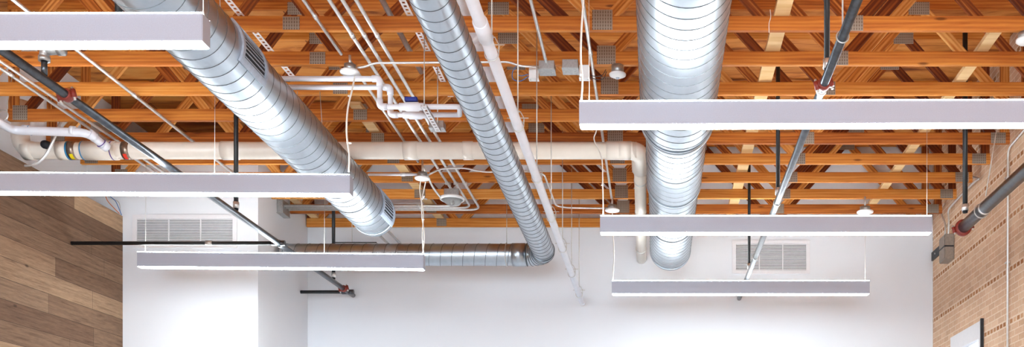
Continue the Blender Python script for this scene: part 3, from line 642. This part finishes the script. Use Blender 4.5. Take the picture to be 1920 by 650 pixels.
def sticker(parent, px, mat):
    bm = bmesh.new(); x = xp(px); vs = []
    for i in range(6):
        a = -PI/2-0.15+(-0.75)*i/5; vs.append((bm.verts.new(V(x-0.018,DZ+math.cos(a)*(DR+0.009),DH+math.sin(a)*(DR+0.009))), bm.verts.new(V(x+0.018,DZ+math.cos(a)*(DR+0.009),DH+math.sin(a)*(DR+0.009)))))
    for a, b2 in zip(vs, vs[1:]): bm.faces.new((a[0], a[1], b2[1], b2[0]))
    obj('sticker', bm, M[mat], parent)
sticker(cpl, 140, 'yellow'); sticker(cpl2, 240, 'redsticker')
plug = W(86, 271, DZ-0.12)
obj('rubber_plug', lathed(plug, (0.1,-1,-0.3), [(-0.05,0.036),(0.0,0.042),(0.03,0.040),(0.035,0)], 14), M['rubber'], t)
# smaller vent pipe joining by the wye
PZ, PH, PR = 9.70, 3.597, 0.040
t = thing('vent_pipe', 'smaller white PVC pipe elbowing along the left wall into the large drain', 'pipe', (0,0,0))
pts = [V(-6.15,6.0,3.605), V(-6.15,PZ-0.02,PH), V(-5.62,PZ,PH-0.01), W(165,249,PZ+0.02), W(200,276,PZ+0.20)]
obj('pipe', tube(fillet(pts, 0.08, 6), PR, 24), M['white_pipe'], t)
for q, q2 in ((W(44,243,PZ), W(58,244,PZ)), (W(133,245,PZ), W(141,246,PZ)), (W(167,250,PZ+0.03), W(178,258,PZ+0.08)), (W(192,270,PZ+0.16), W(201,276,PZ+0.21))):
    obj('hub', tube([q, q2], PR+0.006, 24), M['white_pipe'], t)
obj('blue_mark', tube([W(56.5,244,PZ), W(57.5,244,PZ)], PR+0.008, 24), M['tape_blue'], t)
obj('purple_mark', tube([W(189.5,268,PZ+0.15), W(190.5,269,PZ+0.155)], PR+0.008, 24), M['purple'], t)
t = thing('pipe_clamp_hanger', 'steel loop hanger and wire holding the white pipe at the left edge', 'hanger', W(8,205,9.5))
o = Vector(t.location); q = W(6,216,9.52)
obj('loop', ring(q-o, (0.1,1,0), PR+0.008, 0.006, 24, 6), M['rod'], t); obj('wire', tube([q-o+Vector((0.03,0,0.045)), W(16,180,9.52)-o, W(23,140,9.52)-o], 0.004, 6), M['rod'], t)
t = thing('flexible_conduit', 'grey flexible conduit curling in front of the drain at the left wall', 'conduit', W(115,225,9.95))
o = Vector(t.location)
obj('conduit', tube(smoothpath([W(x, y, 9.93)-o for x, y in ((118,222),(112,232),(104,254),(96,272),(86,290),(72,304),(55,310),(30,310),(-5,309))], 8), 0.0125, 12), M['emt'], t)
# vent pipe above the chords, seen through the gaps
t = thing('vent_pipe', 'white pipe lying above the chords behind the slim duct', 'pipe', (0,0,0))
obj('pipe', tube([V(-1.545,4.5,3.95), V(-1.545,8,3.95), V(-1.545,13.3,3.95)], 0.056, 24), M['white_pipe'], t)
for y in (7.0, 8.4, 10.6): obj('hub', tube([V(-1.545,y,3.95), V(-1.545,y+0.12,3.95)], 0.064, 24), M['white_pipe'], t)

# ------------------------------------------------------------------ conduits
def conduit(pts, r, label, mat='emt', hubs=(), fr=0.08):
    t = thing('conduit', label, 'conduit', pts[0]); o = Vector(pts[0]); pts = [Vector(p)-o for p in pts]
    obj('tube', tube(fillet(pts, fr, 6), r, 12), M[mat], t)
    for h in hubs:
        h = Vector(h)-o; best = min(range(len(pts)-1), key=lambda i: ((pts[i]+pts[i+1])/2-h).length); d = (pts[best+1]-pts[best]).normalized()
        obj('coupling', tube([h-d*0.025, h+d*0.025], r+0.004, 12), M[mat], t)
EH = 3.672
conduit([V(-2.558,5,EH), V(-2.558,8.22,EH)], 0.013, 'steel conduit running down to the canopy above the middle left lamp', hubs=[V(-2.558,7.6,EH)])
conduit([V(-2.52,8.34,EH-0.01), V(-2.53,10.75,EH-0.01)], 0.013, 'steel conduit linking the two round canopies behind the large left duct', hubs=[V(-2.525,9.3,EH-0.01)])
conduit([V(-2.50,10.85,EH-0.03), W(812,352,11.3), W(828,372,11.45)], 0.012, 'short steel conduit from the twin-cord canopy to the glass-lens light')
for X, y1, lb in ((-2.372,12.36,'left of the three parallel steel conduits turning left near the back wall'), (-2.276,12.44,'middle of the three parallel steel conduits turning left near the back wall'), (-2.177,12.52,'right of the three parallel steel conduits turning left near the back wall')):
    conduit([V(X,4.5,EH), V(X,y1,EH), V(XS+0.005,y1,EH)], 0.0145, lb, hubs=[V(X,7.9,EH), V(X,11.5,EH), V(-2.9,y1,EH)], fr=0.16)
conduit([V(-2.09,4.5,3.86), V(-2.09,9.0,3.86)], 0.022, 'grey conduit above the chords, just left of the slim duct', 'box_steel')
conduit([V(-5.41,4.0,EH), V(-5.41,11.7,EH)], 0.014, 'right one of the steel conduit pair by the plank wall', hubs=[V(-5.41,9.2,EH), V(-5.41,7.4,EH)])
conduit([V(-5.47,4.0,EH-0.005), V(-5.50,11.7,EH-0.005)], 0.014, 'left one of the steel conduit pair by the plank wall', hubs=[V(-5.48,8.6,EH-0.005)])
conduit([V(-4.66,4.0,EH), V(-4.66,11.74,EH)], 0.015, 'single steel conduit between the left main and the large duct', hubs=[V(-4.66,9.05,EH), V(-4.66,10.6,EH)])
conduit([V(-3.31,10.9,3.40), V(-3.31,ZW,3.40)], 0.018, 'right of two short conduits showing under the large duct end')
conduit([V(-3.47,10.9,3.40), V(-3.47,ZW,3.40)], 0.018, 'left of two short conduits showing under the large duct end')
conduit([V(-0.912,4.5,EH), V(-0.912,8.36,EH)], 0.014, 'steel conduit running down to the pair of steel junction boxes', hubs=[V(-0.912,7.2,EH)])
conduit([V(-0.535,4.5,EH), V(-0.535,12.05,EH)], 0.0135, 'long steel conduit left of the widest duct ending at the far right canopy', hubs=[V(-0.535,8.2,EH), V(-0.535,10.6,EH)])
conduit([c1+Vector((0.06,0,0.03)), W(685,125,8.3), W(702,118,8.3), W(955,116,8.3), W(975,124,8.3), W(1010,125,8.32)], 0.009, 'thin conduit running level from the left canopy to the steel junction boxes')
conduit([W(690,327,10.8), W(782,327,10.8)], 0.014, 'short level conduit from behind the large duct to the twin-cord canopy', 'white_pipe', hubs=[W(755,327,10.8)])
conduit([c2+Vector((0.06,0,0.03)), W(825,316,10.85), W(870,314,10.9), W(905,322,10.95), W(995,321,10.97), W(1020,326,11.0), W(1042,385,12.1), W(1060,389,12.15), W(1140,390,12.12)], 0.010, 'thin bent conduit from the twin-cord canopy passing the white pipe to the far canopy')
conduit([W(800,373,11.5), W(793,371,11.2), W(795,368,10.9)], 0.009, 'short white whip from the glass-lens light to the twin cords', 'white_pipe')
# junction boxes
def jbox(name, c, w_, d, h, mat, label, extra=()):
    t = thing(name, label, 'junction box', c); obj('box', box((-w_/2,-d/2,-h/2), (w_/2,d/2,h/2), 0.003), M[mat], t)
    obj('cover_plate', box((-w_/2-0.004,-d/2-0.004,-h/2-0.004), (w_/2+0.004,d/2+0.004,-h/2)), M[mat], t)
    for s in (-1, 1): obj('screw', lathed((s*w_*0.35,0,-h/2-0.004), (0,0,-1), [(0,0),(0,0.005),(0.003,0.004),(0.003,0)], 8), M['rod'], t)
    return t
jbox('junction_box', W(1026,127,8.42), 0.13, 0.13, 0.07, 'box_steel', 'left one of two steel junction boxes under the chord in the middle')
jbox('junction_box', W(1070,125,8.42), 0.13, 0.13, 0.07, 'box_steel', 'right one of two steel junction boxes under the chord in the middle')
jbox('junction_box', W(1001,139,8.40), 0.075, 0.06, 0.085, 'white_plastic', 'small white box left of the steel junction boxes with blue wires')
jbox('junction_box', W(1096,136,8.40), 0.08, 0.06, 0.105, 'white_plastic', 'small white box right of the steel junction boxes')
jbox('junction_box', W(820,236,8.75), 0.125, 0.10, 0.06, 'box_steel', 'steel junction box hanging under the perforated strut beside the blue valve')
jbox('junction_box', V(XS+0.04, 12.44, 3.66), 0.075, 0.24, 0.16, 'box_steel', 'steel pull box on the white shaft side where the three conduits end')
t = thing('signal_wire', 'thin blue wire loop at the left small white box', 'wire', W(990,140,8.4)); o = Vector(t.location)
for k, pts in enumerate((((991,143),(975,152),(962,148),(961,135),(968,124)), ((991,139),(978,142),(970,140)))):
    obj('strand', tube(smoothpath([W(x,y,8.4)-o for x, y in pts], 6), 0.0035, 6), M['blue_wire'], t)
t = thing('signal_wire', 'thin dark wires from the right small white box towards the detector', 'wire', W(1106,144,8.4)); o = Vector(t.location)
for k, pts in enumerate((((1106,141),(1118,143),(1130,140),(1136,130)), ((1106,145),(1120,149),(1132,147),(1137,134)))):
    obj('strand', tube(smoothpath([W(x,y,8.4)-o for x, y in pts], 6), 0.003, 6), M['black_paint'], t)

# ------------------------------------------------------------------ water lines with ball valves
t = thing('water_line', 'double white water line with stepped elbows and blue-handled ball valves, left of the slim duct', 'pipe', W(712,148,8.29)); o = Vector(t.location)
def water(Z, yT, yB, xdrop, xend, vx, tail):
    r = 0.021; a = [W(500,yT,Z)-o, W(xdrop,yT,Z)-o, W(xdrop,yB,Z)-o, W(xend,yB,Z)-o]
    if tail is not None: a.append(tail-o)
    obj('pipe', tube(fillet(a, 0.03, 6), r, 18), M['white_pipe'], t)
    for q in (W(xdrop,yT,Z), W(xdrop,yB,Z)):
        q = q-o; s = -1 if q.z > -0.05 else 1; e = 0.062
        obj('elbow', tube(fillet([q+Vector((s*e,0,0)), q, q+Vector((0,0,s*e))], 0.03, 6), r+0.006, 18), M['white_pipe'], t)
    c = W(vx, yB, Z)-o
    obj('valve_body', lathed(c, (1,0,0), [(-0.105,r),(-0.105,r+0.009),(-0.06,r+0.009),(-0.05,r+0.016),(0.05,r+0.016),(0.06,r+0.009),(0.105,r+0.009),(0.105,r)], 24), M['white_pipe'], t)
    return c
c = water(8.29, 147.5, 200, 712, 862, 773, W(862,215,8.45))
obj('valve_handle', box(c+Vector((-0.06,-0.025,0.04)), c+Vector((0.045,0.025,0.075)), 0.008), M['blue'], t)
c = water(8.45, 163.5, 215, 732, 861, 779, None)
obj('valve_handle', box(c+Vector((-0.02,-0.02,0.036)), c+Vector((0.06,0.02,0.06)), 0.006), M['blue'], t)

# perforated steel angle and strut
def perforated(name, x, h, y0, y1, w_, label, thk=0.003, mat='white_metal', lip=0.0):
    t = thing(name, label, 'steel strut', V(x,y0,h)); bm = bmesh.new(); L = y1-y0; e = w_*0.28
    bx(bm, (-w_/2,0,0), (-w_/2+e,L,thk)); bx(bm, (w_/2-e,0,0), (w_/2,L,thk)); n = int(L/0.055)
    for i in range(n+1):
        y = L*i/n; bx(bm, (-w_/2+e,max(0,y-0.012),0), (w_/2-e,min(L,y+0.012),thk))
    if lip: bx(bm, (-w_/2,0,0), (-w_/2+0.003,L,lip)); bx(bm, (w_/2-0.003,0,0), (w_/2,L,lip))
    obj('channel', bm, M[mat], t); return t
perforated('perforated_angle', -3.22, HC+CW+0.002, 6.6, 9.0, 0.052, 'white perforated steel angle over the chords beside the large left duct')
perforated('perforated_angle', -1.91, HC+CW+0.002, 6.9, 9.4, 0.052, 'white perforated steel angle over the chords left of the slim duct')
t = perforated('perforated_strut', -1.875, 3.222, 8.16, 8.70, 0.05, 'perforated steel strut carrying the two white water lines', 0.003, 'white_metal', 0.02)
for y in (0.02, 0.52): obj('rod', tube([(0,y,0.0),(0,y,HC-3.226+0.2)], 0.0045, 8), M['rod'], t)

# ------------------------------------------------------------------ things on the walls
BX = XR
def WB(px, py, off=0.02):
    Z = F*(BX-off)/(px-VX); return W(px, py, Z)
t = thing('wall_conduit', 'slim steel conduit running down the brick wall at the right edge', 'conduit', WB(1888,300)); o = Vector(t.location)
zt = WB(1888,285); a = [WB(1925,238)-o, zt+Vector((0,-0.03,0.02))-o, Vector((zt.x,zt.y,0.0))-o+Vector((0,0,0.05))]
obj('tube', tube(fillet([a[0], a[1]+Vector((0,0,0.0)), a[2]], 0.10, 8), 0.011, 10), M['emt'], t)
for py in (492, 333): q = WB(1888,py)-o; obj('strap', box(q+Vector((-0.014,-0.03,-0.008)), q+Vector((0.019,0.03,0.008))), M['emt'], t)
ec = WB(1775, 467, 0.06)
t = thing('electrical_box', 'grey steel electrical box on the brick wall near the corner', 'electrical box', ec)
obj('box', box((-0.055,-0.13,-0.15), (0.058,0.13,0.16), 0.006), M['void_box'], t)
obj('cover', box((-0.062,-0.115,-0.135), (-0.055,0.115,0.145), 0.003), M['void_box'], t)
obj('dark_band', box((-0.064,-0.132,0.0), (0.05,0.132,0.018)), M['black_paint'], t)
for i, (pts, r) in enumerate(((((1772,445),(1772,420),(1766,402),(1765,390),(1770,382)), 0.012), (((1778,445),(1779,415),(1778,398),(1782,388),(1800,368),(1828,340),(1835,335),(1822,331)), 0.012))):
    obj('conduit', tube(smoothpath([WB(x,y,0.03+0.01*i)-ec for x, y in pts], 6), r, 10), M['emt'], t)
t = thing('steel_bracket', 'black flat steel bracket on the brick wall between the corner and the box', 'bracket', WB(1757,473,0.01)); o = Vector(t.location)
obj('plate', box((-0.01,-0.30,-0.055), (0.009,0.30,0.055)), M['black_paint'], t); obj('bolt', lathed((-0.01,0.05,0), (-1,0,0), [(0,0),(0,0.012),(0.01,0.012),(0.01,0)], 6), M['rod'], t)
t = thing('cable_hanger', 'thin hanger cable with a clamp beside the pipe on the brick wall', 'hanger', V(3.10,9.75,HC)); o = Vector(t.location)
t.location = V(3.17, 9.45, HC)
obj('rod', tube([(0.03,0,0),(-0.10,0,2.90-HC)], 0.005, 6), M['rod'], t); obj('clamp', ring((-0.14,0,2.76-HC), (0,1,0), 0.066, 0.005, 24, 6), M['rod'], t)
# loose low-voltage wires above the plank wall
for i, (pts, mat, lb) in enumerate((
    (((198,368),(203,378),(216,392),(224,400)), 'orange_wire', 'loose orange wire hanging at the top of the plank wall'),
    (((206,368),(216,376),(222,388),(228,403)), 'blue_wire', 'loose blue wire hanging at the top of the plank wall'),
    (((201,366),(208,372),(222,378),(226,394)), 'rod', 'loose grey wire hanging at the top of the plank wall'))):
    t = thing('loose_wire', lb, 'wire', W(*pts[0], 11.52+0.04*i)); o = Vector(t.location)
    obj('strand', tube(smoothpath([W(x,y,11.52+0.04*i)-o for x, y in pts], 6), 0.0045, 6), M[mat], t)

t = thing('loose_wire', 'short thin white wire hanging in front of a chord right of the widest duct', 'wire', W(1444,18,7.80)); o = Vector(t.location)
obj('strand', tube(smoothpath([W(x,y,7.80)-o for x, y in ((1444,18),(1445,32),(1442,44),(1442,61))], 6), 0.003, 6), M['cord'], t)
